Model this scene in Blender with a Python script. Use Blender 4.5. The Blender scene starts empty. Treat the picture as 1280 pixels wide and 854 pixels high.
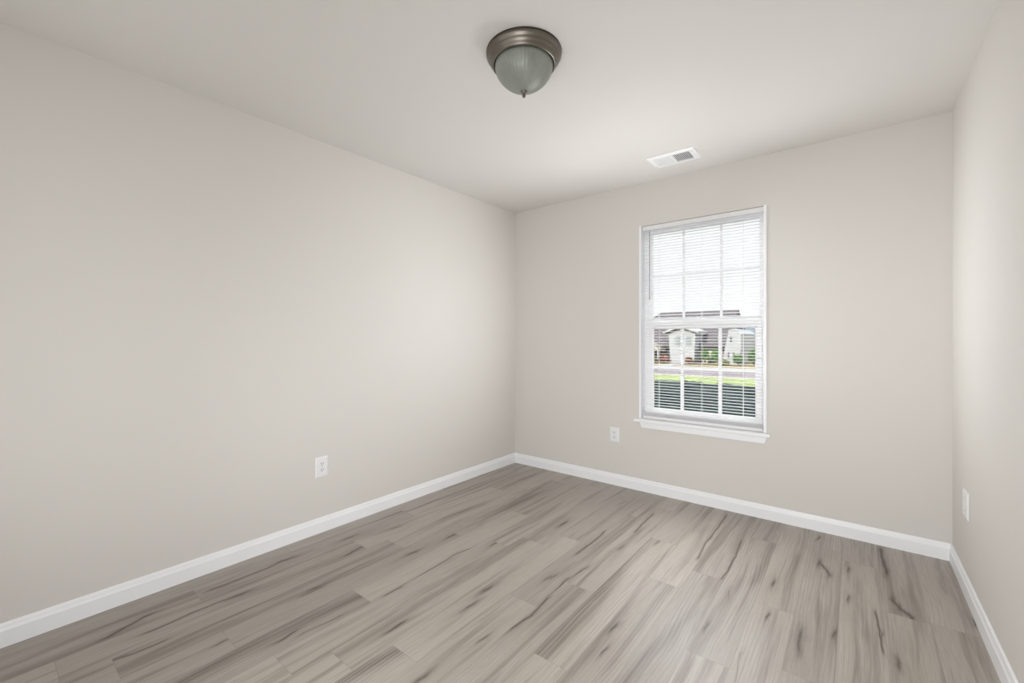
import bpy, bmesh, math, random
from mathutils import Vector, Matrix, noise as mnoise

random.seed(11)
S = bpy.context.scene
C = S.collection
PI = math.pi
R = math.radians

# ------------------------------------------------------------------ camera
cam_d = bpy.data.cameras.new('camera')
cam = bpy.data.objects.new('camera', cam_d)
C.objects.link(cam)
cam.location = (2.6073, -3.3119, 1.2008)
cam.rotation_euler = (R(90), 0, R(38.6105))
cam_d.sensor_fit = 'HORIZONTAL'
cam_d.sensor_width = 36.0
cam_d.lens = 536.94 / 1280 * 36.0
cam_d.shift_y = -0.00182
cam_d.clip_start = 0.02
cam_d.clip_end = 500
S.camera = cam

# ------------------------------------------------------------------ world, lights, exposure
SKY_LOW = 3.0        # scale of the sky; the horizon shows at 0.4 of it
SKY_BAND = 1.8          # added brightness of an unseen sky band facing the window
SUN = 8.0
# added fill lights with no source in the room: (location, direction, watts, (width, height), spread in degrees)
FILLS = {
    'window_fill_up':    ((1.65, -0.26, 1.00), (-0.08, -0.46, 0.88), 3.7, (0.80, 0.30), 96),  # added beams inside the blind, in place of window daylight
    'window_fill_left':  ((1.72, -0.25, 1.40), (-0.87, -0.49, 0.03), 4.7, (0.30, 1.20), 92),
    'window_fill_right': ((1.62, -0.25, 1.40), (0.97, -0.25, 0.03), 4.6, (0.30, 1.20), 100),
    'window_fill_down':  ((1.70, -0.20, 1.20), (0.10, -0.57, -0.82), 2.7, (0.80, 0.25), 76),
    'cross_fill':    ((2.40, -3.56, 1.60), (-0.05, 0.99, -0.05), 2.0, (0.9, 0.9), 130),  # added fill from behind the camera, here and below
    'low_fill':      ((2.30, -3.52, 0.75), (-0.90, 0.42, -0.04), 13.0, (0.9, 0.9), 120),
    'low_cross_fill': ((2.35, -3.56, 0.60), (-0.12, 0.99, 0.00), 19.0, (1.15, 0.9), 120),
    'room_fill':     ((1.50, -3.60, 1.40), (0.0, 1.0, 0.05), 9.8, (2.6, 1.8), 170),
}
w = bpy.data.worlds.new('sky')
S.world = w
w.use_nodes = True
nt = w.node_tree
nt.nodes.clear()
n_out = nt.nodes.new('ShaderNodeOutputWorld')
n_bg = nt.nodes.new('ShaderNodeBackground')
n_tc = nt.nodes.new('ShaderNodeTexCoord')
n_sep = nt.nodes.new('ShaderNodeSeparateXYZ')
n_rmp = nt.nodes.new('ShaderNodeValToRGB')
nt.links.new(n_tc.outputs['Generated'], n_sep.inputs[0])
nt.links.new(n_sep.outputs['Z'], n_rmp.inputs[0])
els = n_rmp.color_ramp.elements
els[0].position = 0.0
els[0].color = (0.355, 0.355, 0.36, 1)
els[1].position = 1.0
els[1].color = (0.10, 0.15, 0.24, 1)
for p_, c_ in ((0.25, (0.355, 0.355, 0.36, 1)), (0.36, (1.0, 1.0, 1.0, 1)), (0.60, (0.9, 0.92, 0.95, 1)), (0.80, (0.20, 0.25, 0.33, 1))):
    e = els.new(p_)
    e.color = c_
nt.links.new(n_rmp.outputs[0], n_bg.inputs['Color'])
# added bright sky band, out of view above the houses (towards +y)
n_cl = nt.nodes.new('ShaderNodeMapRange')
n_cl.interpolation_type = 'SMOOTHSTEP'
n_cl.inputs['From Min'].default_value = 0.10
n_cl.inputs['From Max'].default_value = 0.55
n_cl.inputs['To Max'].default_value = 1.0
nt.links.new(n_sep.outputs['Y'], n_cl.inputs['Value'])
n_bd = nt.nodes.new('ShaderNodeValToRGB')
bd = n_bd.color_ramp.elements
bd[0].position, bd[0].color = 0.28, (0, 0, 0, 1)
bd[1].position, bd[1].color = 0.85, (0, 0, 0, 1)
for p_ in (0.38, 0.66):
    e = bd.new(p_)
    e.color = (1, 1, 1, 1)
nt.links.new(n_sep.outputs['Z'], n_bd.inputs[0])
n_ml = nt.nodes.new('ShaderNodeMath'); n_ml.operation = 'MULTIPLY'
nt.links.new(n_cl.outputs[0], n_ml.inputs[0])
nt.links.new(n_bd.outputs[0], n_ml.inputs[1])
n_st = nt.nodes.new('ShaderNodeMath'); n_st.operation = 'MULTIPLY_ADD'
nt.links.new(n_ml.outputs[0], n_st.inputs[0])
n_st.inputs[1].default_value = SKY_BAND * SKY_LOW
n_st.inputs[2].default_value = SKY_LOW
nt.links.new(n_st.outputs[0], n_bg.inputs['Strength'])
nt.links.new(n_bg.outputs[0], n_out.inputs[0])

sd = bpy.data.lights.new('sun', 'SUN')
sd.energy = SUN
sd.angle = R(0.8)
sd.color = (1.0, 0.95, 0.88)
so = bpy.data.objects.new('sun', sd)
C.objects.link(so)
so.rotation_euler = (R(63), 0, R(-6))      # low sun from behind the house
so.location = (0, -20, 15)

for nm, (loc, dr, watts, size, spread) in FILLS.items():
    ld = bpy.data.lights.new(nm, 'AREA')
    ld.shape = 'RECTANGLE'
    ld.size, ld.size_y = size
    ld.energy = watts
    ld.spread = R(spread)
    ld.color = (0.988, 1.0, 1.005)
    lo = bpy.data.objects.new(nm, ld)
    C.objects.link(lo)
    lo.location = loc
    lo.rotation_euler = Vector(dr).to_track_quat('-Z', 'Y').to_euler()

vs = S.view_settings
S.display_settings.display_device = 'sRGB'
vs.view_transform = 'Standard'
vs.look = 'None'
vs.gamma = 1.0
vs.use_curve_mapping = False
vs.exposure = 0.0
S.cycles.max_bounces = 14
S.cycles.diffuse_bounces = 10
S.cycles.glossy_bounces = 4
S.cycles.transparent_max_bounces = 16
S.cycles.use_denoising = True
S.cycles.sample_clamp_indirect = 8.0
S.cycles.caustics_reflective = False
S.cycles.caustics_refractive = False

# ------------------------------------------------------------------ helpers
def srgb(r, g, b):
    f = lambda c: (c / 255 / 12.92) if c <= 10.3 else ((c / 255 + 0.055) / 1.055) ** 2.4
    return (f(r), f(g), f(b), 1.0)

def mat(name, col, rough=0.6, metal=0.0, spec=0.5, bump=None, var=None):
    """plain procedural material; bump = (scale, strength), var = (scale, amount)"""
    m = bpy.data.materials.new(name)
    m.use_nodes = True
    t = m.node_tree
    b = t.nodes['Principled BSDF']
    b.inputs['Base Color'].default_value = col
    b.inputs['Roughness'].default_value = rough
    b.inputs['Metallic'].default_value = metal
    b.inputs['Specular IOR Level'].default_value = spec
    tc = t.nodes.new('ShaderNodeTexCoord')
    if bump:
        n = t.nodes.new('ShaderNodeTexNoise')
        n.inputs['Scale'].default_value = bump[0]
        n.inputs['Detail'].default_value = 3
        t.links.new(tc.outputs['Object'], n.inputs['Vector'])
        bp = t.nodes.new('ShaderNodeBump')
        bp.inputs['Strength'].default_value = bump[1]
        bp.inputs['Distance'].default_value = 0.002
        t.links.new(n.outputs['Fac'], bp.inputs['Height'])
        t.links.new(bp.outputs[0], b.inputs['Normal'])
    if var:
        n2 = t.nodes.new('ShaderNodeTexNoise')
        n2.inputs['Scale'].default_value = var[0]
        n2.inputs['Detail'].default_value = 5
        t.links.new(tc.outputs['Object'], n2.inputs['Vector'])
        mx = t.nodes.new('ShaderNodeMix')
        mx.data_type = 'RGBA'
        mx.inputs['A'].default_value = tuple(c * (1 - var[1]) for c in col[:3]) + (1,)
        mx.inputs['B'].default_value = tuple(min(1, c * (1 + var[1])) for c in col[:3]) + (1,)
        cr = t.nodes.new('ShaderNodeMapRange')
        cr.inputs['From Min'].default_value = 0.3
        cr.inputs['From Max'].default_value = 0.7
        t.links.new(n2.outputs['Fac'], cr.inputs['Value'])
        t.links.new(cr.outputs[0], mx.inputs['Factor'])
        t.links.new(mx.outputs['Result'], b.inputs['Base Color'])
    return m

def obj(name, bm, m, parent=None, smooth=False, recalc=True, local=False):
    me = bpy.data.meshes.new(name)
    if recalc:
        bmesh.ops.recalc_face_normals(bm, faces=bm.faces)
    bm.to_mesh(me)
    bm.free()
    for mm in (m if isinstance(m, (list, tuple)) else [m]):
        me.materials.append(mm)
    if smooth:
        me.polygons.foreach_set('use_smooth', [True] * len(me.polygons))
    o = bpy.data.objects.new(name, me)
    C.objects.link(o)
    if parent is not None:
        o.parent = parent
        if parent.type == 'EMPTY' and not local:      # shape given in world coordinates
            o.matrix_parent_inverse = Matrix.Translation(parent.location).inverted()
    return o

def struct(name, bm, m, smooth=False):
    o = obj(name, bm, m, None, smooth)
    o['kind'] = 'structure'
    return o

def thing(name, label, cat, loc, group=None):
    o = bpy.data.objects.new(name, None)
    C.objects.link(o)
    o.empty_display_size = 0.1
    o.location = loc
    o['label'] = label
    o['category'] = cat
    if group:
        o['group'] = group
    return o

def box(bm, x0, x1, y0, y1, z0, z1, bev=0.0, seg=2, mi=0):
    vs_ = [bm.verts.new(p) for p in ((x0, y0, z0), (x1, y0, z0), (x1, y1, z0), (x0, y1, z0),
                                     (x0, y0, z1), (x1, y0, z1), (x1, y1, z1), (x0, y1, z1))]
    fs = [bm.faces.new([vs_[i] for i in q]) for q in ((0, 3, 2, 1), (4, 5, 6, 7), (0, 1, 5, 4), (1, 2, 6, 5), (2, 3, 7, 6), (3, 0, 4, 7))]
    for f in fs:
        f.material_index = mi
    if bev > 0:
        es = list({e_ for f in fs for e_ in f.edges})
        r = bmesh.ops.bevel(bm, geom=es, offset=bev, segments=seg, profile=0.5, affect='EDGES')
        for f in r['faces']:
            f.material_index = mi
    return vs_

def extrude_profile(bm, prof, p0, p1, axis, mi=0):
    """closed 2D profile [(a, z)] swept from p0 to p1 along axis 'x' or 'y'; a is the other horizontal axis"""
    rings = []
    for s in (p0, p1):
        rings.append([bm.verts.new((s, a, z) if axis == 'x' else (a, s, z)) for a, z in prof])
    n = len(prof)
    for i in range(n):
        f = bm.faces.new((rings[0][i], rings[0][(i + 1) % n], rings[1][(i + 1) % n], rings[1][i]))
        f.material_index = mi
    for r in rings:
        bm.faces.new(r).material_index = mi

def lathe(bm, prof, cx, cy, n=64, ribs=None, mi=0):
    """prof [(r, z)]; ribs = (count, depth) flutes"""
    rings = []
    for r, z in prof:
        if r < 1e-5:
            rings.append([bm.verts.new((cx, cy, z))])
        else:
            ring = []
            for i in range(n):
                a = 2 * PI * i / n
                rr = r
                if ribs:
                    rr = r + ribs[1] * math.cos(a * ribs[0]) * min(1, r / 0.05)
                ring.append(bm.verts.new((cx + rr * math.cos(a), cy + rr * math.sin(a), z)))
            rings.append(ring)
    for a, b in zip(rings, rings[1:]):
        if len(a) == 1 and len(b) == 1:
            continue
        for i in range(n):
            j = (i + 1) % n
            if len(a) == 1:
                f = bm.faces.new((a[0], b[i], b[j]))
            elif len(b) == 1:
                f = bm.faces.new((a[i], b[0], a[j]))
            else:
                f = bm.faces.new((a[i], b[i], b[j], a[j]))
            f.material_index = mi

def cyl(bm, p0, p1, r, n=12, mi=0):
    p0, p1 = Vector(p0), Vector(p1)
    d = (p1 - p0).normalized()
    u = d.orthogonal().normalized()
    v = d.cross(u)
    ra = [bm.verts.new(p0 + r * (u * math.cos(2 * PI * i / n) + v * math.sin(2 * PI * i / n))) for i in range(n)]
    rb = [bm.verts.new(p1 + r * (u * math.cos(2 * PI * i / n) + v * math.sin(2 * PI * i / n))) for i in range(n)]
    for i in range(n):
        j = (i + 1) % n
        bm.faces.new((ra[i], ra[j], rb[j], rb[i])).material_index = mi
    bm.faces.new(ra[::-1]).material_index = mi
    bm.faces.new(rb).material_index = mi

# ------------------------------------------------------------------ dimensions (metres)
W, D, H = 3.0204, 3.66, 2.44          # room: x 0..W, y -D..0, z 0..H
WX0, WX1 = 1.276, 2.131               # window opening
WZ0, WZ1 = 0.575, 2.101
WT = 0.15                             # wall thickness
GZ = -0.55                            # ground outside

# ------------------------------------------------------------------ materials
M_wall = mat('greige_wall_paint', srgb(212, 209, 205), 0.75, spec=0.25, bump=(160, 0.06))
M_ceil = mat('ceiling_paint', srgb(218, 216, 213), 0.85, spec=0.2, bump=(120, 0.08))
M_trim = mat('white_trim_paint', srgb(238, 240, 243), 0.35, spec=0.45)
M_vinyl = mat('white_vinyl', srgb(249, 249, 250), 0.4, spec=0.4)
M_slat = mat('white_slat_vinyl', srgb(249, 249, 250), 0.45, spec=0.4)
_t = M_slat.node_tree                       # thin vinyl lets some daylight through
_tl = _t.nodes.new('ShaderNodeBsdfTranslucent')
_tl.inputs['Color'].default_value = srgb(249, 249, 250)
_mx = _t.nodes.new('ShaderNodeMixShader')
_mx.inputs[0].default_value = 0.32
_t.links.new(_t.nodes['Principled BSDF'].outputs[0], _mx.inputs[1])
_t.links.new(_tl.outputs[0], _mx.inputs[2])
_t.links.new(_mx.outputs[0], _t.nodes['Material Output'].inputs['Surface'])
M_plate = mat('white_plate_plastic', srgb(230, 231, 233), 0.35, spec=0.45)
M_slot = mat('dark_slot', srgb(70, 68, 66), 0.7)
M_screw = mat('painted_screw', srgb(205, 205, 205), 0.4, 0.3)
M_reg = mat('white_register_enamel', srgb(238, 240, 242), 0.4, spec=0.4)
M_duct = mat('grey_duct_metal', srgb(105, 106, 110), 0.6, 0.2)
M_sock = mat('lamp_socket_ceramic', srgb(200, 198, 190), 0.5)
M_wand = mat('clear_grey_wand', srgb(150, 152, 156), 0.25, spec=0.6)

def brushed(name, col, rough):
    m = mat(name, col, rough, 1.0)
    t = m.node_tree
    b = t.nodes['Principled BSDF']
    tc = t.nodes.new('ShaderNodeTexCoord')
    mp = t.nodes.new('ShaderNodeMapping')
    mp.inputs['Scale'].default_value = (30, 30, 600)
    n = t.nodes.new('ShaderNodeTexNoise')
    n.inputs['Scale'].default_value = 3
    mr = t.nodes.new('ShaderNodeMapRange')
    mr.inputs['To Min'].default_value = rough - 0.08
    mr.inputs['To Max'].default_value = rough + 0.12
    t.links.new(tc.outputs['Object'], mp.inputs[0])
    t.links.new(mp.outputs[0], n.inputs['Vector'])
    t.links.new(n.outputs['Fac'], mr.inputs['Value'])
    t.links.new(mr.outputs[0], b.inputs['Roughness'])
    return m

M_bronze = brushed('brushed_bronze_nickel', srgb(120, 115, 107), 0.33)
M_glassbowl = mat('frosted_green_grey_glass', srgb(131, 136, 129), 0.38, spec=0.6, var=(18, 0.10))

def thin_glass():
    m = bpy.data.materials.new('window_glass')
    m.use_nodes = True
    t = m.node_tree
    t.nodes.clear()
    o = t.nodes.new('ShaderNodeOutputMaterial')
    tr = t.nodes.new('ShaderNodeBsdfTransparent')
    tr.inputs[0].default_value = (0.97, 0.985, 0.98, 1)
    gl = t.nodes.new('ShaderNodeBsdfGlossy')
    gl.inputs['Roughness'].default_value = 0.02
    fr = t.nodes.new('ShaderNodeFresnel')
    fr.inputs['IOR'].default_value = 1.25
    mx = t.nodes.new('ShaderNodeMixShader')
    t.links.new(fr.outputs[0], mx.inputs[0])
    t.links.new(tr.outputs[0], mx.inputs[1])
    t.links.new(gl.outputs[0], mx.inputs[2])
    t.links.new(mx.outputs[0], o.inputs[0])
    return m
M_glass = thin_glass()

# ------------------------------------------------------------------ floor: wood-look planks
PW, PL = 0.152, 1.221
PX0 = 1.184 - 8 * PW                 # plank edge left of the wall
# end joint offsets (y of one end) for the columns seen clearly
ENDS = {5: -2.18, 7: -2.455, 8: -2.286, 11: -1.972, 17: -0.358, 18: -0.80}
# marks seen on the floor: (x0, y0, x1, y1, half width, strength)
FL_MARKS = []
def px(u, v):
    """photo pixel on the floor -> floor point (used only to lay out the wood figure)"""
    f, yaw = 536.94, R(38.6105)
    x, z = (u - 640) / f, (424.67 - v) / f
    c, s = math.cos(yaw), math.sin(yaw)
    t = -1.2008 / z
    return 2.6073 + (c * x - s) * t, -3.3119 + (s * x + c) * t
def mark(pts, wd=0.008, st=0.8):
    q = [px(*p) for p in pts]
    if len(q) == 1:
        x, y = q[0]
        FL_MARKS.append((x - 0.002, y - 0.012, x + 0.002, y + 0.012, wd, st))
    for a, b in zip(q, q[1:]):
        FL_MARKS.append((a[0], a[1], b[0], b[1], wd * 1.35, min(1.0, st * 1.15)))
for u, v in ((1022.5, 672.7), (1024, 703.8), (1043, 793), (1000, 793), (966, 729), (1059.6, 748), (960, 770.6), (1104, 796),
             (702.7, 655), (768, 785), (776, 685), (821.7, 677.6), (883, 783), (755, 813), (436, 672.6), (564, 670), (516.6, 691),
             (618, 679), (608, 736.5), (589, 756.5), (603, 798), (685.8, 722.7), (643, 784), (270, 735), (297.5, 744), (187.5, 789),
             (397.5, 734), (527.9, 848), (1218, 779), (1123, 830), (495, 660), (355, 701), (1060, 712), (692.6, 721)):
    mark([(u, v)], random.uniform(0.010, 0.018), random.uniform(0.75, 1.0))
mark([(1024, 703), (1036, 718)], 0.012, 0.8)
mark([(1101, 688), (1108, 716)], 0.013, 0.9)
mark([(1118, 752), (1124, 760), (1141, 772)], 0.014, 1.0)
mark([(1095, 767), (1101, 790), (1105, 815), (1111, 850)], 0.006, 0.9)
mark([(1000, 793), (1000, 812)], 0.016, 0.7)
mark([(907, 645), (896, 662), (882, 680), (873, 698)], 0.006, 0.9)
mark([(926, 677), (911, 714), (899, 726)], 0.006, 0.9)
mark([(754, 666), (738, 680), (721, 691)], 0.008, 0.9)
mark([(815, 644), (795, 664)], 0.008, 0.8)
mark([(733, 710), (710, 724), (683, 749)], 0.006, 0.9)
mark([(683, 749), (664, 770), (642, 785)], 0.007, 0.9)
mark([(692, 720), (673, 735), (657, 746)], 0.012, 0.7)
mark([(462, 679), (436, 693)], 0.009, 0.9)
mark([(598, 681), (570, 693), (541, 710), (500, 735), (484, 743)], 0.005, 0.9)
mark([(488, 788), (500, 780)], 0.008, 0.9)
mark([(355, 701), (320, 716), (270, 735)], 0.008, 0.8)
mark([(182, 771), (158, 784), (135, 797)], 0.010, 0.9)
mark([(297, 744), (245, 765), (188, 789)], 0.007, 0.8)
mark([(202, 802), (165, 818), (127, 832)], 0.006, 0.9)
mark([(352, 800), (366, 791)], 0.008, 0.9)
mark([(280, 802), (272, 806)], 0.006, 0.8)
mark([(400, 735), (380, 744)], 0.006, 0.7)
# planks whose heart shows as a broad dark band
DARK = [(810, 672, 674, 820, 0.042, 0.75), (655, 675, 610, 700, 0.03, 0.6), (652, 674, 420, 822, 0.030, 0.65), (450, 744, 380, 775, 0.045, 0.6), (500, 812, 430, 850, 0.045, 0.8),
        (420, 747, 230, 850, 0.026, 0.7), (1100, 692, 1125, 775, 0.04, 0.35), (975, 662, 945, 725, 0.03, 0.6), (860, 770, 780, 850, 0.03, 0.35), (160, 790, 30, 840, 0.035, 0.55),
        (700, 648, 640, 690, 0.025, 0.5), (995, 700, 975, 800, 0.03, 0.35), (600, 632, 560, 646, 0.03, 0.5), (345, 705, 100, 795, 0.04, 0.35)]
FL_BANDS = []
for u0, v0, u1, v1, wd, st in DARK:
    a, b = px(u0, v0), px(u1, v1)
    FL_BANDS.append((a[0], a[1], b[0], b[1], wd, st))

NSLOT, NBAND = 5, 2
bm = bmesh.new()
planks = []
ncol = int((W + 0.1 - PX0) / PW) + 1
for c in range(ncol):
    x0 = PX0 + c * PW
    x1 = x0 + PW
    if x1 < 0.0:
        continue
    end = ENDS.get(c, -random.uniform(0, PL))
    y = end - math.ceil((D + end) / PL + 1) * PL
    while y < 0.0:
        ya, yb = max(y, -D), min(y + PL, 0.0)
        xa, xb = max(x0, 0.0), min(x1, W)
        if yb > ya + 1e-4 and xb > xa + 1e-4:
            f = bm.faces.new([bm.verts.new(p) for p in ((xa, ya, 0), (xb, ya, 0), (xb, yb, 0), (xa, yb, 0))])
            planks.append((x0, x1, y, y + PL))
        y += PL
me = bpy.data.meshes.new('floor')
bm.to_mesh(me)
bm.free()
floor = bpy.data.objects.new('floor', me)
C.objects.link(floor)
floor['kind'] = 'structure'

def fattr(name, typ, vals):
    a = me.attributes.new(name, typ, 'FACE')
    if typ == 'FLOAT':
        a.data.foreach_set('value', vals)
    else:
        a.data.foreach_set('vector', [k for v in vals for k in v])

rnd = [[random.random() for _ in range(3)] for _ in planks]
fattr('rnd', 'FLOAT_VECTOR', rnd)
fattr('lo', 'FLOAT_VECTOR', [(p[0], p[2], 0) for p in planks])
seen_box = lambda p: True
slots = [[] for _ in planks]
bands = [[] for _ in planks]
def assign(src, dst, lim):
    for s in src:
        mx_, my_ = (s[0] + s[2]) / 2, (s[1] + s[3]) / 2
        for i, p in enumerate(planks):
            if p[0] <= mx_ < p[1] and p[2] <= my_ < p[3] and len(dst[i]) < lim:
                dst[i].append(s)
                break
assign(FL_MARKS, slots, NSLOT)
assign(FL_BANDS, bands, NBAND)
for i, p in enumerate(planks):
    # a little natural figure of its own for each plank
    extra = 0 if len(slots[i]) >= 2 else random.choice((0, 1, 1))
    for _ in range(extra):
        if len(slots[i]) < NSLOT:
            x = random.uniform(p[0] + 0.02, p[1] - 0.02)
            y = random.uniform(p[2] + 0.1, p[3] - 0.1)
            L = random.choice((0.03, 0.06, 0.16))
            slots[i].append((x, y, x + random.uniform(-0.012, 0.012), y + L, random.uniform(0.004, 0.008), random.uniform(0.25, 0.6)))
    if not bands[i] and random.random() < 0.45:
        x = random.uniform(p[0] + 0.03, p[1] - 0.03)
        y = random.uniform(p[2], p[3] - 0.5)
        bands[i].append((x, y, x + random.uniform(-0.03, 0.03), y + random.uniform(0.4, 0.9), random.uniform(0.015, 0.03), random.uniform(0.2, 0.45)))
for k in range(NSLOT):
    g = [s[k] if len(s) > k else (0, 50, 0, 50.1, 0.001, 0) for s in slots]
    fattr('ma%d' % k, 'FLOAT_VECTOR', [(q[0], q[1], q[4]) for q in g])
    fattr('mb%d' % k, 'FLOAT_VECTOR', [(q[2], q[3], q[5]) for q in g])
for k in range(NBAND):
    g = [s[k] if len(s) > k else (0, 50, 0, 50.1, 0.001, 0) for s in bands]
    fattr('ba%d' % k, 'FLOAT_VECTOR', [(q[0], q[1], q[4]) for q in g])
    fattr('bb%d' % k, 'FLOAT_VECTOR', [(q[2], q[3], q[5]) for q in g])

def floor_material():
    m = bpy.data.materials.new('grey_oak_plank')
    m.use_nodes = True
    t = m.node_tree
    N, L = t.nodes, t.links
    bsdf = N['Principled BSDF']
    def nd(kind, **kw):
        n = N.new(kind)
        for k, v in kw.items():
            setattr(n, k, v)
        return n
    def inp(socket, v):
        if hasattr(v, 'is_output'):
            L.new(v, socket)
        else:
            socket.default_value = v
    def mth(op, a, b=None, c=None, clamp=False):
        n = nd('ShaderNodeMath', operation=op, use_clamp=clamp)
        inp(n.inputs[0], a)
        if b is not None:
            inp(n.inputs[1], b)
        if c is not None:
            inp(n.inputs[2], c)
        return n.outputs[0]
    def vm(op, a, b=None):
        n = nd('ShaderNodeVectorMath', operation=op)
        inp(n.inputs[0], a)
        if b is not None:
            inp(n.inputs[1], b)
        return n
    def attr(nm):
        return nd('ShaderNodeAttribute', attribute_name=nm, attribute_type='GEOMETRY').outputs['Vector']
    def sep(v):
        n = nd('ShaderNodeSeparateXYZ')
        L.new(v, n.inputs[0])
        return n.outputs
    def comb(x, y, z):
        n = nd('ShaderNodeCombineXYZ')
        inp(n.inputs[0], x); inp(n.inputs[1], y); inp(n.inputs[2], z)
        return n.outputs[0]
    def noise(v, scale, detail=3, rough=0.5):
        n = nd('ShaderNodeTexNoise')
        n.inputs['Scale'].default_value = scale
        n.inputs['Detail'].default_value = detail
        n.inputs['Roughness'].default_value = rough
        L.new(v, n.inputs['Vector'])
        return n.outputs['Fac']
    def mr(v, a, b, c=0.0, d=1.0, smooth=False):
        n = nd('ShaderNodeMapRange')
        if smooth:
            n.interpolation_type = 'SMOOTHSTEP'
        inp(n.inputs['Value'], v)
        n.inputs['From Min'].default_value = a
        n.inputs['From Max'].default_value = b
        n.inputs['To Min'].default_value = c
        n.inputs['To Max'].default_value = d
        return n.outputs[0]
    def mixc(fac, a, b, blend='MIX'):
        n = nd('ShaderNodeMix', data_type='RGBA', blend_type=blend)
        inp(n.inputs['Factor'], fac); inp(n.inputs['A'], a); inp(n.inputs['B'], b)
        return n.outputs['Result']

    pos = nd('ShaderNodeTexCoord').outputs['Object']
    P = sep(pos)
    rn = attr('rnd')
    rs = sep(rn)
    lo = sep(attr('lo'))
    # per-plank shifted coordinates for the grain
    off = vm('SCALE', rn); off.inputs['Scale'].default_value = 37.0
    gp = vm('ADD', pos, off.outputs[0]).outputs[0]
    gs = sep(gp)
    wob = mth('MULTIPLY', mth('SUBTRACT', noise(comb(mth('MULTIPLY', gs[0], 3.0), mth('MULTIPLY', gs[1], 1.3), gs[2]), 1.2, 1), 0.5), 0.045)
    gx = mth('ADD', gs[0], wob)
    fine = noise(comb(mth('MULTIPLY', gx, 260.0), mth('MULTIPLY', gs[1], 9.0), gs[2]), 1.0, 4, 0.7)
    mid = noise(comb(mth('MULTIPLY', gx, 24.0), mth('MULTIPLY', gs[1], 0.9), gs[2]), 1.0, 3, 0.6)
    broad = noise(comb(mth('MULTIPLY', gx, 8.0), mth('MULTIPLY', gs[1], 1.1), gs[2]), 1.0, 2, 0.5)
    # cathedral rings, distorted
    ring = nd('ShaderNodeTexWave', wave_type='BANDS', bands_direction='X')
    ring.inputs['Scale'].default_value = 1.0
    ring.inputs['Distortion'].default_value = 6.0
    ring.inputs['Detail'].default_value = 2.0
    ring.inputs['Detail Scale'].default_value = 1.0
    L.new(comb(mth('MULTIPLY', gx, 22.0), mth('MULTIPLY', gs[1], 1.6), gs[2]), ring.inputs['Vector'])
    rings = ring.outputs['Fac']

    # distance to a mark, with ragged edges
    wobx = mth('MULTIPLY', mth('SUBTRACT', noise(comb(mth('MULTIPLY', P[0], 6.0), mth('MULTIPLY', P[1], 5.0), rs[0]), 1.0, 2, 0.55), 0.5), 0.030)
    px_, py_ = mth('ADD', P[0], wobx), P[1]
    ragged = mr(noise(comb(mth('MULTIPLY', P[0], 110.0), mth('MULTIPLY', P[1], 8.0), rs[1]), 1.0, 3, 0.6), 0.25, 0.75, 0.55, 1.7)
    def seg(an, bn, soft):
        A, B = sep(attr(an)), sep(attr(bn))
        dx, dy = mth('SUBTRACT', B[0], A[0]), mth('SUBTRACT', B[1], A[1])
        qx, qy = mth('SUBTRACT', px_, A[0]), mth('SUBTRACT', py_, A[1])
        dot = mth('ADD', mth('MULTIPLY', qx, dx), mth('MULTIPLY', qy, dy))
        ll = mth('ADD', mth('ADD', mth('MULTIPLY', dx, dx), mth('MULTIPLY', dy, dy)), 1e-6)
        h = mth('DIVIDE', dot, ll, clamp=True)
        ex = mth('SUBTRACT', qx, mth('MULTIPLY', dx, h))
        ey = mth('MULTIPLY', mth('SUBTRACT', qy, mth('MULTIPLY', dy, h)), 0.25 if soft else 0.20)
        d = mth('SQRT', mth('ADD', mth('MULTIPLY', ex, ex), mth('MULTIPLY', ey, ey)))
        f = mth('DIVIDE', mth('MULTIPLY', d, ragged if not soft else 1.0), A[2])
        core = mth('EXPONENT', mth('MULTIPLY', mth('MULTIPLY', f, f), -1.6)) if soft else mth('EXPONENT', mth('MULTIPLY', f, -1.7))
        return mth('MULTIPLY', core, B[2])
    marks = None
    for k in range(NSLOT):
        v = seg('ma%d' % k, 'mb%d' % k, False)
        marks = v if marks is None else mth('MAXIMUM', marks, v)
    band = None
    for k in range(NBAND):
        v = seg('ba%d' % k, 'bb%d' % k, True)
        band = v if band is None else mth('MAXIMUM', band, v)
    halo = mth('POWER', mth('ADD', marks, 1e-4), 0.30)

    light = (0.378, 0.342, 0.305, 1)
    pale = (0.438, 0.404, 0.368, 1)
    tan = (0.200, 0.171, 0.145, 1)
    dark = (0.105, 0.086, 0.070, 1)
    knot = (0.042, 0.033, 0.026, 1)
    col = mixc(mr(broad, 0.30, 0.72), light, pale)
    col = mixc(mr(mid, 0.51, 0.74, 0.0, 1.0), col, tan)
    col = mixc(mth('MULTIPLY', mr(rings, 0.55, 1.0, 0.0, 0.30), mr(broad, 0.4, 0.65)), col, tan)
    bandtex = mth('MULTIPLY', band, mr(mth('ADD', mth('MULTIPLY', mid, 0.5), mth('MULTIPLY', rings, 0.4)), 0.15, 0.62, 0.45, 1.0))
    col = mixc(bandtex, col, dark)
    lines = mth('MULTIPLY', mr(fine, 0.60, 0.72, 0.0, 1.0), mth('MULTIPLY', band, 0.55))
    col = mixc(lines, col, light)
    col = mixc(mth('MULTIPLY', halo, 0.50), col, tan)
    col = mixc(mr(marks, 0.12, 0.85, 0.0, 0.85), col, knot)
    col = mixc(mr(fine, 0.40, 0.75, 0.0, 0.34), col, tan)
    tone = mr(rs[2], 0.0, 1.0, 0.90, 1.10)
    tn = vm('SCALE', col); L.new(tone, tn.inputs['Scale'])
    col = tn.outputs[0]
    # plank edges: a hairline bevel
    ux, uy = mth('SUBTRACT', P[0], lo[0]), mth('SUBTRACT', P[1], lo[1])
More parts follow.
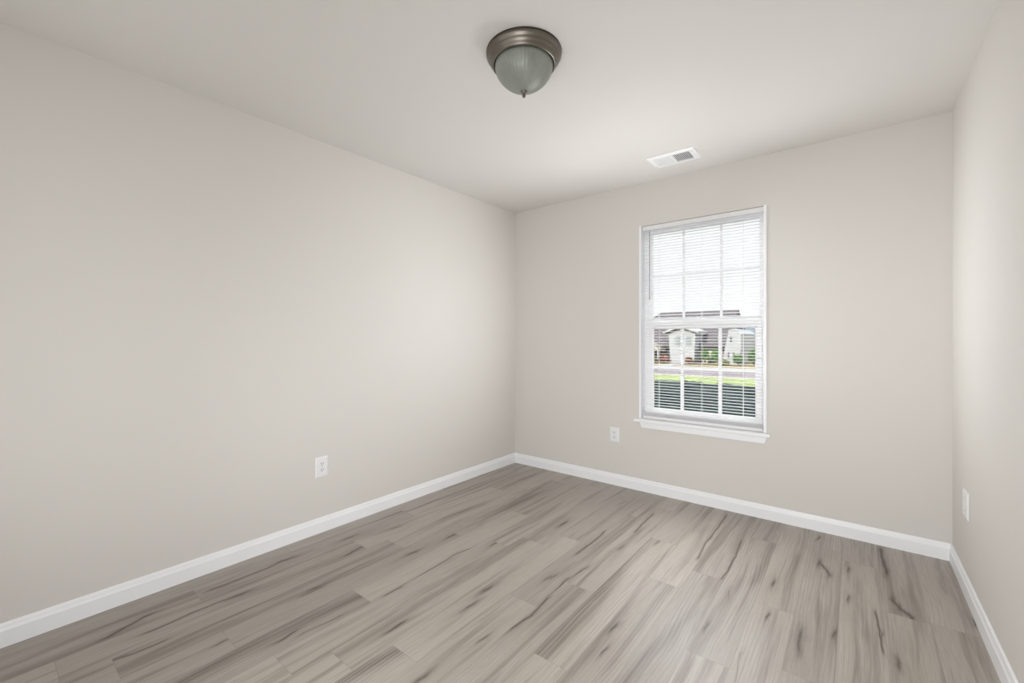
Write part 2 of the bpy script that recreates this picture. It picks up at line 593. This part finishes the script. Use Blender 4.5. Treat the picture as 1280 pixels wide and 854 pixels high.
    ed = mth('MINIMUM', mth('MINIMUM', ux, mth('SUBTRACT', PW, ux)), mth('MINIMUM', uy, mth('SUBTRACT', PL, uy)))
    edge = mr(ed, 0.0, 0.0018, 0.32, 0.0, True)
    col = mixc(edge, col, dark)
    L.new(col, bsdf.inputs['Base Color'])
    rough = mth('ADD', mr(fine, 0.3, 0.7, 0.36, 0.46), mth('MULTIPLY', marks, 0.1))
    L.new(rough, bsdf.inputs['Roughness'])
    bsdf.inputs['Specular IOR Level'].default_value = 0.5
    bp = nd('ShaderNodeBump')
    bp.inputs['Strength'].default_value = 0.12
    bp.inputs['Distance'].default_value = 0.0015
    hgt = mth('SUBTRACT', fine, mth('ADD', mth('MULTIPLY', edge, 2.0), mth('MULTIPLY', marks, 0.6)))
    L.new(hgt, bp.inputs['Height'])
    L.new(bp.outputs[0], bsdf.inputs['Normal'])
    return m
me.materials.append(floor_material())

bm = bmesh.new()
box(bm, -WT, W + WT, -D - WT, WT, -0.30, -0.003)
struct('slab', bm, mat('concrete_slab', srgb(150, 148, 142), 0.9, bump=(30, 0.3)))

# ------------------------------------------------------------------ walls and ceiling
bm = bmesh.new()
box(bm, -WT, 0, -D - WT, WT, -0.003, H + 0.1)
struct('wall_left', bm, M_wall)
bm = bmesh.new()
box(bm, W, W + WT, -D - WT, WT, -0.003, H + 0.1)
struct('wall_right', bm, M_wall)
bm = bmesh.new()
box(bm, 0, W, -D - WT, -D, -0.003, H + 0.1)
struct('wall_near', bm, M_wall)
bm = bmesh.new()
box(bm, 0, WX0, 0, WT, -0.003, H + 0.1)
box(bm, WX1, W, 0, WT, -0.003, H + 0.1)
box(bm, WX0, WX1, 0, WT, -0.003, WZ0 - 0.028)
box(bm, WX0, WX1, 0, WT, WZ1, H + 0.1)
bmesh.ops.remove_doubles(bm, verts=bm.verts, dist=1e-5)
struct('wall_back', bm, M_wall)
bm = bmesh.new()
box(bm, 0, W, -D, 0, H, H + 0.1)
struct('ceiling', bm, M_ceil)

# baseboards: eased top edge, small cove
BH, BT = 0.092, 0.014
def bb_profile(s):
    return [(0, 0), (s * BT, 0), (s * BT, BH * 0.70), (s * BT * 0.86, BH * 0.74), (s * BT * 0.72, BH * 0.80),
            (s * BT * 0.62, BH * 0.90), (s * BT * 0.48, BH * 0.97), (s * BT * 0.25, BH), (0, BH)]
def baseboard(name, axis, base, s, p0, p1):
    bm = bmesh.new()
    extrude_profile(bm, [(base + a, z) for a, z in bb_profile(s)], p0, p1, axis)
    struct(name, bm, M_trim)
baseboard('baseboard_left', 'y', 0.0, 1, -D, 0.0)
baseboard('baseboard_back', 'x', 0.0, -1, 0.0, W)
baseboard('baseboard_right', 'y', W, -1, -D, 0.0)
baseboard('baseboard_near', 'x', -D, 1, 0.0, W)

# ------------------------------------------------------------------ window
win = bpy.data.objects.new('window_1', None)
C.objects.link(win)
win.location = (0, 0, 0)
win['kind'] = 'structure'
# side liners: thin white returns that stand slightly proud of the wall
for s, xa, xb in ((0, 1.262, WX0), (1, WX1, 2.145)):
    bm = bmesh.new()
    if s == 0:
        box(bm, xa, xb + 0.004, -0.006, 0.004, WZ0, WZ1 + 0.004, 0.002)
        box(bm, xb, xb + 0.004, 0.0, 0.075, WZ0, WZ1)
    else:
        box(bm, xa - 0.004, xb, -0.006, 0.004, WZ0, WZ1 + 0.004, 0.002)
        box(bm, xa - 0.004, xa, 0.0, 0.075, WZ0, WZ1)
    obj('side_trim', bm, M_trim, win)
# stool and apron
bm = bmesh.new()
box(bm, 1.227, 2.170, -0.034, 0.0, WZ0 - 0.026, WZ0, 0.006, 3)
box(bm, WX0, WX1, -0.004, 0.075, WZ0 - 0.026, WZ0)
obj('window_sill', bm, M_trim, win)
bm = bmesh.new()
pr = [(1.268, 0.549), (2.150, 0.549), (2.133, 0.505), (1.286, 0.505)]
fr_ = [bm.verts.new((x, -0.013, z)) for x, z in pr]
bk_ = [bm.verts.new((x, 0.0, z)) for x, z in pr]
bm.faces.new(fr_); bm.faces.new(bk_[::-1])
for i in range(4):
    j = (i + 1) % 4
    bm.faces.new((fr_[i], bk_[i], bk_[j], fr_[j]))
obj('apron', bm, M_trim, win)
# vinyl frame
bm = bmesh.new()
FX0, FX1 = WX0, WX1
box(bm, FX0, 1.306, 0.075, 0.14, WZ0 - 0.01, WZ1)
box(bm, 2.106, FX1, 0.075, 0.14, WZ0 - 0.01, WZ1)
box(bm, 1.306, 2.106, 0.075, 0.14, 2.075, WZ1)
box(bm, 1.306, 2.106, 0.075, 0.14, WZ0 - 0.01, 0.597)
for x in (1.306, 2.106):
    box(bm, x - 0.004, x + 0.004, 0.084, 0.09, 0.597, 2.075)
obj('window_frame', bm, M_vinyl, win)

def sash(name, x0, x1, z0, z1, gx0, gx1, gz0, gz1, y0, y1, mv, mh, mw):
    bm = bmesh.new()
    for a in ((x0, gx0, z0, z1), (gx1, x1, z0, z1), (gx0, gx1, z0, gz0), (gx0, gx1, gz1, z1)):
        box(bm, a[0], a[1], y0, y1, a[2], a[3], 0.0025)
    # glazing bead
    b = 0.006
    for a in ((gx0, gx0 + b, gz0, gz1), (gx1 - b, gx1, gz0, gz1), (gx0, gx1, gz0, gz0 + b), (gx0, gx1, gz1 - b, gz1)):
        box(bm, a[0], a[1], y0 + 0.008, y1 - 0.006, a[2], a[3])
    s = obj(name, bm, M_vinyl, win)
    ym = (y0 + y1) / 2
    bm = bmesh.new()
    for x in mv:
        box(bm, x - mw / 2, x + mw / 2, ym - 0.007, ym + 0.007, gz0, gz1, 0.003)
    box(bm, gx0, gx1, ym - 0.0068, ym + 0.0068, mh - mw / 2, mh + mw / 2, 0.003)
    obj('muntin', bm, M_vinyl, s)
    bm = bmesh.new()
    box(bm, gx0, gx1, ym + 0.009, ym + 0.012, gz0, gz1)
    obj('pane', bm, M_glass, s)
    return s
ls = sash('lower_sash', 1.302, 2.110, 0.600, 1.352, 1.349, 2.074, 0.655, 1.292, 0.055, 0.082, (1.5745, 1.8425), 0.983, 0.025)
us = sash('upper_sash', 1.308, 2.104, 1.320, 2.076, 1.331, 2.094, 1.362, 2.047, 0.090, 0.112, (1.5765, 1.8430), 1.706, 0.018)
bm = bmesh.new()
box(bm, 1.67, 1.74, 0.046, 0.072, 1.350, 1.358, 0.003)
box(bm, 1.69, 1.72, 0.050, 0.066, 1.357, 1.366, 0.003)
obj('sash_lock', bm, M_vinyl, ls)

# ------------------------------------------------------------------ blind
BX0, BX1 = 1.290, 2.123
bl = thing('window_blind', 'white horizontal slat mini blind hung open inside the double hung window', 'window blind', (1.706, 0.02, WZ0))
bm = bmesh.new()
box(bm, BX0 - 0.004, BX1 + 0.004, 0.004, 0.040, 2.064, 2.097, 0.003)
obj('headrail', bm, M_slat, bl)
bm = bmesh.new()
pitch = 0.0213
zs = []
z = 2.064 - 0.014
while z > 0.615:
    zs.append(z)
    z -= pitch
zs += [0.616, 0.612, 0.608, 0.604]
YC = 0.020
for z in zs:
    top, bot = [], []
    for i in range(6):
        a = -0.0125 + 0.025 * i / 5
        cz = 0.0026 * (1 - (a / 0.0125) ** 2) - 0.045 * a
        top.append((YC + a, z + cz + 0.0004))
        bot.append((YC + a, z + cz - 0.0004))
    extrude_profile(bm, top + bot[::-1], BX0, BX1, 'x')
obj('slats', bm, M_slat, bl)
bm = bmesh.new()
box(bm, BX0, BX1, YC - 0.013, YC + 0.013, 0.5775, 0.600, 0.004)
obj('bottom_rail', bm, M_slat, bl)
for x in (1.414, 1.729, 2.000):
    bm = bmesh.new()
    for y in (YC - 0.0138, YC + 0.0138):
        cyl(bm, (x, y, 0.595), (x, y, 2.066), 0.0009, 6)
    cyl(bm, (x + 0.004, YC, 0.60), (x + 0.004, YC, 2.066), 0.0008, 6)
    obj('ladder_cord', bm, M_slat, bl)
bm = bmesh.new()
cyl(bm, (1.345, 0.001, 1.53), (1.345, 0.001, 2.045), 0.0030, 6)
cyl(bm, (1.345, 0.001, 2.040), (1.345, 0.006, 2.062), 0.0014, 6)
cyl(bm, (1.345, 0.001, 1.515), (1.345, 0.001, 1.535), 0.0036, 8)
obj('tilt_wand', bm, M_wand, bl)

# ------------------------------------------------------------------ ceiling light
LX, LY = 1.4874, -1.8270
lt = thing('ceiling_light', 'brushed bronze flush mount ceiling light with frosted glass bowl, unlit', 'ceiling light', (LX, LY, H))
bm = bmesh.new()
lathe(bm, [(0.0, H - 0.0005), (0.160, H - 0.0005), (0.1605, H - 0.004), (0.162, H - 0.010), (0.161, H - 0.016), (0.157, H - 0.021), (0.153, H - 0.025),
           (0.1515, H - 0.029), (0.1505, H - 0.034), (0.146, H - 0.038), (0.143, H - 0.043), (0.1415, H - 0.049), (0.138, H - 0.053), (0.134, H - 0.056),
           (0.130, H - 0.0565), (0.127, H - 0.054), (0.124, H - 0.046), (0.0, H - 0.044)], LX, LY, 96)
obj('pan', bm, M_bronze, lt, True)
bm = bmesh.new()
lathe(bm, [(0.1575, H - 0.0004), (0.1622, H - 0.0004), (0.1630, H - 0.0030), (0.1628, H - 0.0052), (0.1600, H - 0.0056)], LX, LY, 96)
obj('shade_ring', bm, mat('rim_shade', srgb(70, 62, 56), 0.4, 0.8), lt, True)  # added dark ring: shade line at the ceiling put into its colour
bm = bmesh.new()
outer = [(0.1235, H - 0.050), (0.1245, H - 0.058), (0.1235, H - 0.070), (0.119, H - 0.085), (0.111, H - 0.100), (0.100, H - 0.115), (0.085, H - 0.130),
         (0.067, H - 0.143), (0.047, H - 0.153), (0.028, H - 0.160), (0.012, H - 0.165), (0.0, H - 0.166)]
inner = [(max(0, r - 0.004), z + 0.003) for r, z in outer]
lathe(bm, outer, LX, LY, 192, ribs=(48, 0.0006))
obj('glass_bowl', bm, M_glassbowl, lt, True)
bm = bmesh.new()
lathe(bm, [(0.0, H - 0.162), (0.0135, H - 0.162), (0.0145, H - 0.166), (0.012, H - 0.170), (0.0065, H - 0.173), (0.0055, H - 0.176), (0.007, H - 0.180),
           (0.0072, H - 0.186), (0.005, H - 0.191), (0.0, H - 0.193)], LX, LY, 32)
obj('finial', bm, M_bronze, lt, True)

# ------------------------------------------------------------------ ceiling air register
VX0, VX1, VY0, VY1 = 1.487, 1.797, -0.442, -0.240
vt = thing('air_vent', 'white two-way air register with louvers set in the ceiling near the window', 'air vent', ((VX0 + VX1) / 2, (VY0 + VY1) / 2, H))
bm = bmesh.new()
IX0, IX1, IY0, IY1 = VX0 + 0.036, VX1 - 0.036, VY0 + 0.036, VY1 - 0.028
XM = (IX0 + IX1) / 2
def ringq(z, x0, x1, y0, y1):
    return [bm.verts.new(p) for p in ((x0, y0, z), (x1, y0, z), (x1, y1, z), (x0, y1, z))]
rs_ = [ringq(H - 0.0005, VX0, VX1, VY0, VY1), ringq(H - 0.004, VX0, VX1, VY0, VY1), ringq(H - 0.010, VX0 + 0.012, VX1 - 0.012, VY0 + 0.012, VY1 - 0.012),
       ringq(H - 0.010, IX0, IX1, IY0, IY1), ringq(H - 0.001, IX0, IX1, IY0, IY1)]
for a, b in zip(rs_, rs_[1:]):
    for i in range(4):
        j = (i + 1) % 4
        bm.faces.new((a[i], a[j], b[j], b[i]))
obj('register_frame', bm, M_reg, vt)
bm = bmesh.new()
box(bm, XM - 0.006, XM + 0.006, IY0, IY1, H - 0.010, H - 0.001)
obj('centre_bar', bm, M_reg, vt)
bm = bmesh.new()
box(bm, IX0, IX1, IY0, IY1, H - 0.0012, H - 0.0004)
obj('duct_throat', bm, M_duct, vt)
for sgn, xa, xb in ((-1, IX0, XM - 0.006), (1, XM + 0.006, IX1)):
    bm = bmesh.new()
    n = 11
    stp = (xb - xa) / n
    for i in range(n):
        xc = xa + stp * (i + 0.5)
        lean = 0.0022 if sgn > 0 else -0.0046
        th = 0.0034 if sgn > 0 else 0.0016
        pts = [(xc + lean + (-th if k in (0, 3) else th), z) if False else None for k, z in enumerate((0, 0, 0, 0))]
        lo_, hi_ = (xc + lean, H - 0.0105), (xc - lean, H - 0.0014)
        q = [(lo_[0] - th / 2, lo_[1]), (lo_[0] + th / 2, lo_[1]), (hi_[0] + th / 2, hi_[1]), (hi_[0] - th / 2, hi_[1])]
        rr = [[bm.verts.new((x, y, z)) for x, z in q] for y in (IY0, IY1)]
        for k in range(4):
            l = (k + 1) % 4
            bm.faces.new((rr[0][k], rr[0][l], rr[1][l], rr[1][k]))
        bm.faces.new(rr[0][::-1]); bm.faces.new(rr[1])
    obj('louver_bank', bm, M_reg, vt)
for x, y in ((VX0 + 0.020, VY1 - 0.040), (VX1 - 0.020, VY0 + 0.040)):
    bm = bmesh.new()
    lathe(bm, [(0.0, H - 0.0125), (0.0035, H - 0.0120), (0.0042, H - 0.0095), (0, H - 0.0095)], x, y, 16)
    obj('screw', bm, M_screw, vt, True)
bm = bmesh.new()
box(bm, XM - 0.003, XM + 0.003, VY1 - 0.032, VY1 - 0.018, H - 0.016, H - 0.0095, 0.001)
obj('damper_lever', bm, M_reg, vt)

# ------------------------------------------------------------------ wall outlets, built facing -y at the origin, then turned onto their wall
def rot_bm(bm, ang):
    bmesh.ops.rotate(bm, verts=bm.verts, cent=(0, 0, 0), matrix=Matrix.Rotation(ang, 3, 'Z'))
def outlet(label, loc, ang, pw=0.082, ph=0.127, duplex=True, name='power_outlet', cat='outlet'):
    t = thing(name, label, cat, loc)
    t.rotation_euler = (0, 0, ang)
    bm = bmesh.new()
    a = [bm.verts.new(p) for p in ((-pw / 2, 0, -ph / 2), (pw / 2, 0, -ph / 2), (pw / 2, 0, ph / 2), (-pw / 2, 0, ph / 2))]
    b = [bm.verts.new((v.co.x, -0.003, v.co.z)) for v in a]
    c = [bm.verts.new((v.co.x * (1 - 0.008 / pw * 2), -0.0065, v.co.z * (1 - 0.008 / ph * 2))) for v in a]
    for r1, r2 in ((a, b), (b, c)):
        for i in range(4):
            j = (i + 1) % 4
            bm.faces.new((r1[i], r1[j], r2[j], r2[i]))
    bm.faces.new(c); bm.faces.new(a[::-1])
    obj('faceplate', bm, M_plate, t, local=True)
    if duplex:
        for zc in (0.0195, -0.0195):
            bm = bmesh.new()
            n = 24
            r, hh = 0.0172, 0.0143
            fr0, fr1 = [], []
            for i in range(n):
                th = 2 * PI * i / n
                x, z = r * math.cos(th), r * math.sin(th)
                z = max(-hh, min(hh, z))
                fr0.append(bm.verts.new((x, -0.006, zc + z)))
                fr1.append(bm.verts.new((x * 0.96, -0.0085, zc + z * 0.96)))
            for i in range(n):
                j = (i + 1) % n
                bm.faces.new((fr0[i], fr0[j], fr1[j], fr1[i]))
            bm.faces.new(fr1)
            rc = obj('receptacle', bm, M_plate, t, local=True)
            bm = bmesh.new()
            box(bm, -0.0085, -0.0055, -0.0090, -0.0080, zc + 0.000, zc + 0.009)
            box(bm, 0.0055, 0.0085, -0.0090, -0.0080, zc + 0.000, zc + 0.009)
            cyl(bm, (0, -0.0080, zc - 0.006), (0, -0.0090, zc - 0.006), 0.0028, 10)
            obj('slots', bm, M_slot, rc, local=True)
        zz = (0.0,)
    else:
        zz = (0.030, -0.030)
    for zc in zz:
        bm = bmesh.new()
        cyl(bm, (0, -0.006, zc), (0, -0.0078, zc), 0.0032, 14)
        obj('screw', bm, M_screw, t, local=True)
    return t
outlet('white duplex outlet low on the wide left wall above the baseboard', (0.0, -1.956, 0.405), R(90))
outlet('small white duplex outlet low on the window wall left of the sill', (1.051, 0.0, 0.4125), 0, 0.084, 0.122)
outlet('blank white cover plate low on the right wall near the corner', (W, -0.375, 0.420), R(-90), 0.112, 0.127, False, 'cover_plate', 'wall plate')

# ------------------------------------------------------------------ the house we stand in, seen from outside
M_brickout = mat('pale_outer_siding', srgb(190, 186, 178), 0.8, bump=(20, 0.3))
M_shingle = mat('grey_shingle', srgb(120, 112, 112), 0.9, var=(6, 0.2))
bm = bmesh.new()
for x0, x1 in ((-7.0, -WT), (W + WT, 10.0)):
    box(bm, x0, x1, -8.0, WT, GZ, 2.60)
box(bm, -WT, W + WT, 0.0, WT, GZ, -0.31)
struct('wall_outer', bm, M_brickout)
bm = bmesh.new()
box(bm, -7.0, 10.0, -8.0, WT, 2.61, 5.2)
struct('wall_upper', bm, M_brickout)
bm = bmesh.new()
extrude_profile(bm, [(-8.4, 5.2), (0.5, 5.2), (0.5, 5.35), (-3.9, 9.0), (-8.4, 5.35)], -7.3, 10.3, 'x')
struct('roof', bm, M_shingle)

# ------------------------------------------------------------------ outside
def ground_mat(name, a, b, scale, rough=0.95):
    return mat(name, a, rough, spec=0.1, var=(scale, b), bump=(scale * 3, 0.6))
M_lawn = ground_mat('lawn_grass', (0.190, 0.232, 0.080, 1), 0.35, 2.2)
M_lawn_shade = ground_mat('shaded_lawn_grass', (0.028, 0.041, 0.036, 1), 0.55, 3.0)  # near lawn, darkened in colour for the house shade
M_bed = ground_mat('mulch_and_dry_grass', (0.21, 0.17, 0.09, 1), 0.45, 1.5)
M_road = ground_mat('asphalt', (0.17, 0.145, 0.155, 1), 0.15, 0.8)
M_kerb = mat('concrete_kerb', (0.30, 0.27, 0.26, 1), 0.9)
M_drive = mat('concrete_drive', (0.26, 0.235, 0.23, 1), 0.9)
def slab(name, y0, y1, m, x0=-60, x1=40, z0=GZ - 0.3, z1=GZ):
    bm = bmesh.new()
    box(bm, x0, x1, y0, y1, z0, z1)
    return struct(name, bm, m)
slab('yard_soil', -20, 15.2, mat('soil', (0.05, 0.045, 0.035, 1), 0.95), z1=GZ - 0.12)
slab('lawn', 15.2, 18.2, M_lawn)
# near lawn before the lit strip; house shade put into its dark colour
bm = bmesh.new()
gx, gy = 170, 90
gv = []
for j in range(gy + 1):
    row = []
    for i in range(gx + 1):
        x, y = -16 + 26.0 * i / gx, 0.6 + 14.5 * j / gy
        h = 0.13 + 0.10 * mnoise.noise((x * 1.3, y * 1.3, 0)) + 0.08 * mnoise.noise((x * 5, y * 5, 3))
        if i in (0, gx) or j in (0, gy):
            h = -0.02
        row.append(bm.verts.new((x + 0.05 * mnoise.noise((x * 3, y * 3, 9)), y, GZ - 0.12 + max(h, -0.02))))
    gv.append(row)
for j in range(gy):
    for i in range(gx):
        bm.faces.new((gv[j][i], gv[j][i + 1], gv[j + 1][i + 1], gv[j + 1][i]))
gc = obj('shaded_lawn', bm, M_lawn_shade, None, False)
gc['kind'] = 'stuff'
gc['label'] = 'dark blue green lawn outside below the window, house shade put into its colour'
gc['category'] = 'ground cover'  # near lawn, house shade put into its colour
slab('kerb', 18.2, 18.4, M_kerb, z1=GZ + 0.03)
slab('street', 18.4, 24.2, M_road, z1=GZ - 0.02)
slab('sidewalk', 24.2, 24.5, M_kerb, z1=GZ + 0.03)
slab('far_ground', 24.5, 140, M_bed, x0=-160, x1=60)
bm = bmesh.new()
box(bm, -7.9, -6.9, 24.5, 29.3, GZ - 0.02, GZ + 0.02)
struct('driveway', bm, M_drive)

M_siding = mat('white_siding', (0.225, 0.23, 0.24, 1), 0.7)
M_white = mat('white_house_trim', (0.27, 0.27, 0.28, 1), 0.6)
M_roof = mat('mauve_grey_shingles', (0.092, 0.083, 0.089, 1), 0.9, spec=0.1, var=(5, 0.25))
M_brick = mat('red_brown_brick', (0.12, 0.065, 0.055, 1), 0.9, var=(8, 0.25))
M_cream = mat('cream_siding', (0.27, 0.25, 0.19, 1), 0.8)
M_pane = mat('dark_house_window', (0.03, 0.032, 0.04, 1), 0.15, spec=0.6)
M_blue = mat('blue_grey_roof', (0.10, 0.125, 0.15, 1), 0.8, var=(3, 0.15))

def poly_prism(bm, pts, y0, y1):
    """pts (x, z) outline, extruded y0..y1"""
    a = [bm.verts.new((x, y0, z)) for x, z in pts]
    b = [bm.verts.new((x, y1, z)) for x, z in pts]
    n = len(pts)
    bm.faces.new(a); bm.faces.new(b[::-1])
    for i in range(n):
        j = (i + 1) % n
        bm.faces.new((a[i], b[i], b[j], a[j]))

hs = thing('house', 'low white house with a mauve grey roof across the street', 'house', (-7.3, 33, GZ))
bm = bmesh.new()
box(bm, -13.0, -4.75, 31.0, 38.5, GZ, 0.85)
obj('wall', bm, M_brick, hs)
# main roof, hipped at its left end, gabled at its right
bm = bmesh.new()
ez, rz = 0.80, 3.62
v = [bm.verts.new(p) for p in ((-13.6, 30.4, ez), (-4.55, 30.4, ez), (-4.55, 39, ez), (-13.6, 39, ez), (-10.7, 34.5, rz), (-4.60, 34.5, rz),
                               (-13.6, 30.4, ez - 0.15), (-4.55, 30.4, ez - 0.15), (-4.55, 39, ez - 0.15), (-13.6, 39, ez - 0.15))]
for q in ((0, 1, 5, 4), (2, 3, 4, 5), (3, 0, 4), (1, 2, 5), (0, 6, 7, 1), (1, 7, 8, 2), (2, 8, 9, 3), (3, 9, 6, 0), (6, 9, 8, 7)):
    bm.faces.new([v[i] for i in q])
obj('roof', bm, M_roof, hs)
# white front gable
bm = bmesh.new()
poly_prism(bm, [(-8.25, GZ), (-6.55, GZ), (-6.45, 1.75), (-7.45, 2.12), (-8.4, 1.75)], 29.4, 32.5)
gw = obj('front_gable', bm, M_siding, hs)
bm = bmesh.new()
poly_prism(bm, [(-8.72, 1.66), (-8.72, 1.80), (-7.45, 2.26), (-6.18, 1.80), (-6.18, 1.66), (-7.45, 2.12)], 29.1, 33.0)
obj('gable_roof', bm, M_white, hs)
bm = bmesh.new()
box(bm, -7.9, -7.55, 29.36, 29.42, 0.75, 1.45)
obj('window', bm, mat('pale_house_window', (0.14, 0.16, 0.17, 1), 0.3), gw)
bm = bmesh.new()
box(bm, -7.1, -6.75, 29.36, 29.42, 0.75, 1.45)
obj('window', bm, bpy.data.materials['pale_house_window'], gw)
# white wing at the right end
bm = bmesh.new()
poly_prism(bm, [(-4.85, GZ), (-3.80, GZ), (-3.62, 0.6), (-3.62, 1.62), (-4.1, 1.98), (-4.42, 1.90), (-4.70, 0.45)], 30.2, 36)
rw = obj('side_wing', bm, M_siding, hs)
for x in (-4.45, -4.12):
    bm = bmesh.new()
    box(bm, x, x + 0.06, 30.14, 30.2, -0.15, 0.30)
    obj('post', bm, M_pane, hs)
bm = bmesh.new()
box(bm, -4.32, -4.22, 30.15, 30.2, 1.05, 1.45)
obj('window', bm, M_pane, rw)
# small porch gable at the left
bm = bmesh.new()
poly_prism(bm, [(-10.6, 0.45), (-9.05, 0.40), (-9.35, 0.72), (-9.8, 0.95), (-10.2, 0.92)], 29.2, 31)
obj('porch_gable', bm, M_cream, hs)
for x in (-10.45, -9.2):
    bm = bmesh.new()
    box(bm, x, x + 0.10, 29.25, 29.35, GZ, 0.45)
    obj('porch_post', bm, M_white, hs)
for x in (-9.95, -9.0):
    bm = bmesh.new()
    box(bm, x, x + 0.55, 30.93, 31.0, -0.15, 0.40)
    obj('window', bm, M_pane, hs)
bm = bmesh.new()
box(bm, -6.4, -5.2, 30.92, 31.0, GZ, 0.55)
obj('wall_panel', bm, M_cream, hs)

h2 = thing('house', 'distant white house with a blue grey roof, right of the near house', 'house', (-9.5, 72, GZ))
bm = bmesh.new()
box(bm, -12.0, -6.2, 70, 76, GZ, 1.1)
obj('wall', bm, M_siding, h2)
bm = bmesh.new()
extrude_profile(bm, [(69.6, 1.0), (73, 3.1), (76.4, 1.0)], -12.4, -5.8, 'x')
obj('roof', bm, M_blue, h2)
bm = bmesh.new()
box(bm, -9.0, -8.2, 69.9, 70.0, 0.0, 0.8)
obj('window', bm, M_pane, h2)

M_leaf = mat('shrub_leaf', (0.065, 0.125, 0.035, 1), 0.6, spec=0.3, var=(3, 0.4))
M_leaf2 = mat('shrub_leaf_yellowish', (0.13, 0.14, 0.045, 1), 0.6, spec=0.3, var=(3, 0.4))
M_leaf3 = mat('red_brown_leaf', (0.15, 0.07, 0.045, 1), 0.7, spec=0.2, var=(3, 0.4))
M_stem = mat('shrub_stem', (0.06, 0.045, 0.03, 1), 0.9)
def shrub(label, x, y, wid, hei, m, group):
    t = thing('shrub', label, 'shrub', (x, y, GZ), group)
    bm = bmesh.new()
    for i in range(420):
        th, ph = random.uniform(0, 2 * PI), math.acos(random.uniform(-0.6, 1))
        rr = random.uniform(0.55, 1.0) ** 0.5
        c = Vector((x + wid / 2 * rr * math.sin(ph) * math.cos(th), y + wid / 2 * rr * math.sin(ph) * math.sin(th), GZ + hei * 0.52 + hei * 0.48 * rr * math.cos(ph)))
        u = Vector((random.gauss(0, 1), random.gauss(0, 1), random.gauss(0, 1))).normalized()
        v_ = u.orthogonal().normalized()
        s = 0.085 * random.uniform(0.7, 1.4)
        q = [c + u * s, c + v_ * s * 0.5, c - u * s, c - v_ * s * 0.5]
        bm.faces.new([bm.verts.new(p) for p in q])
    obj('foliage', bm, m, t, recalc=False)
    bm = bmesh.new()
    for k in range(4):
        a = 2 * PI * k / 4
        cyl(bm, (x, y, GZ), (x + 0.25 * wid * math.cos(a), y + 0.25 * wid * math.sin(a), GZ + hei * 0.6), 0.02, 6)
    obj('stem', bm, M_stem, t)
G_ = 'shrubs before the house across the street'
shrub('green shrub outside, left one of the pair right of the white front gable', -5.85, 29.6, 0.55, 1.15, M_leaf, G_)
shrub('green shrub outside, right one of the pair right of the white front gable', -5.15, 29.6, 0.55, 1.05, M_leaf, G_)
shrub('tallest green shrub outside, right of the house side wing', -2.75, 29.6, 0.72, 1.10, M_leaf, G_)
shrub('low green shrub outside, at the foot of the side wing', -3.6, 29.0, 0.6, 0.75, M_leaf, G_)
shrub('yellowish shrub outside, at the far left by the porch', -9.6, 28.9, 0.9, 0.50, M_leaf2, G_)
shrub('red brown shrub outside, left of the white front gable', -8.6, 28.9, 0.7, 0.60, M_leaf3, G_)
shrub('red brown shrub outside, at the right foot of the white front gable', -6.7, 28.7, 0.5, 0.5, M_leaf3, G_)
shrub('low yellowish shrub outside, on the bed before the side wing', -4.4, 28.4, 0.8, 0.38, M_leaf2, G_)
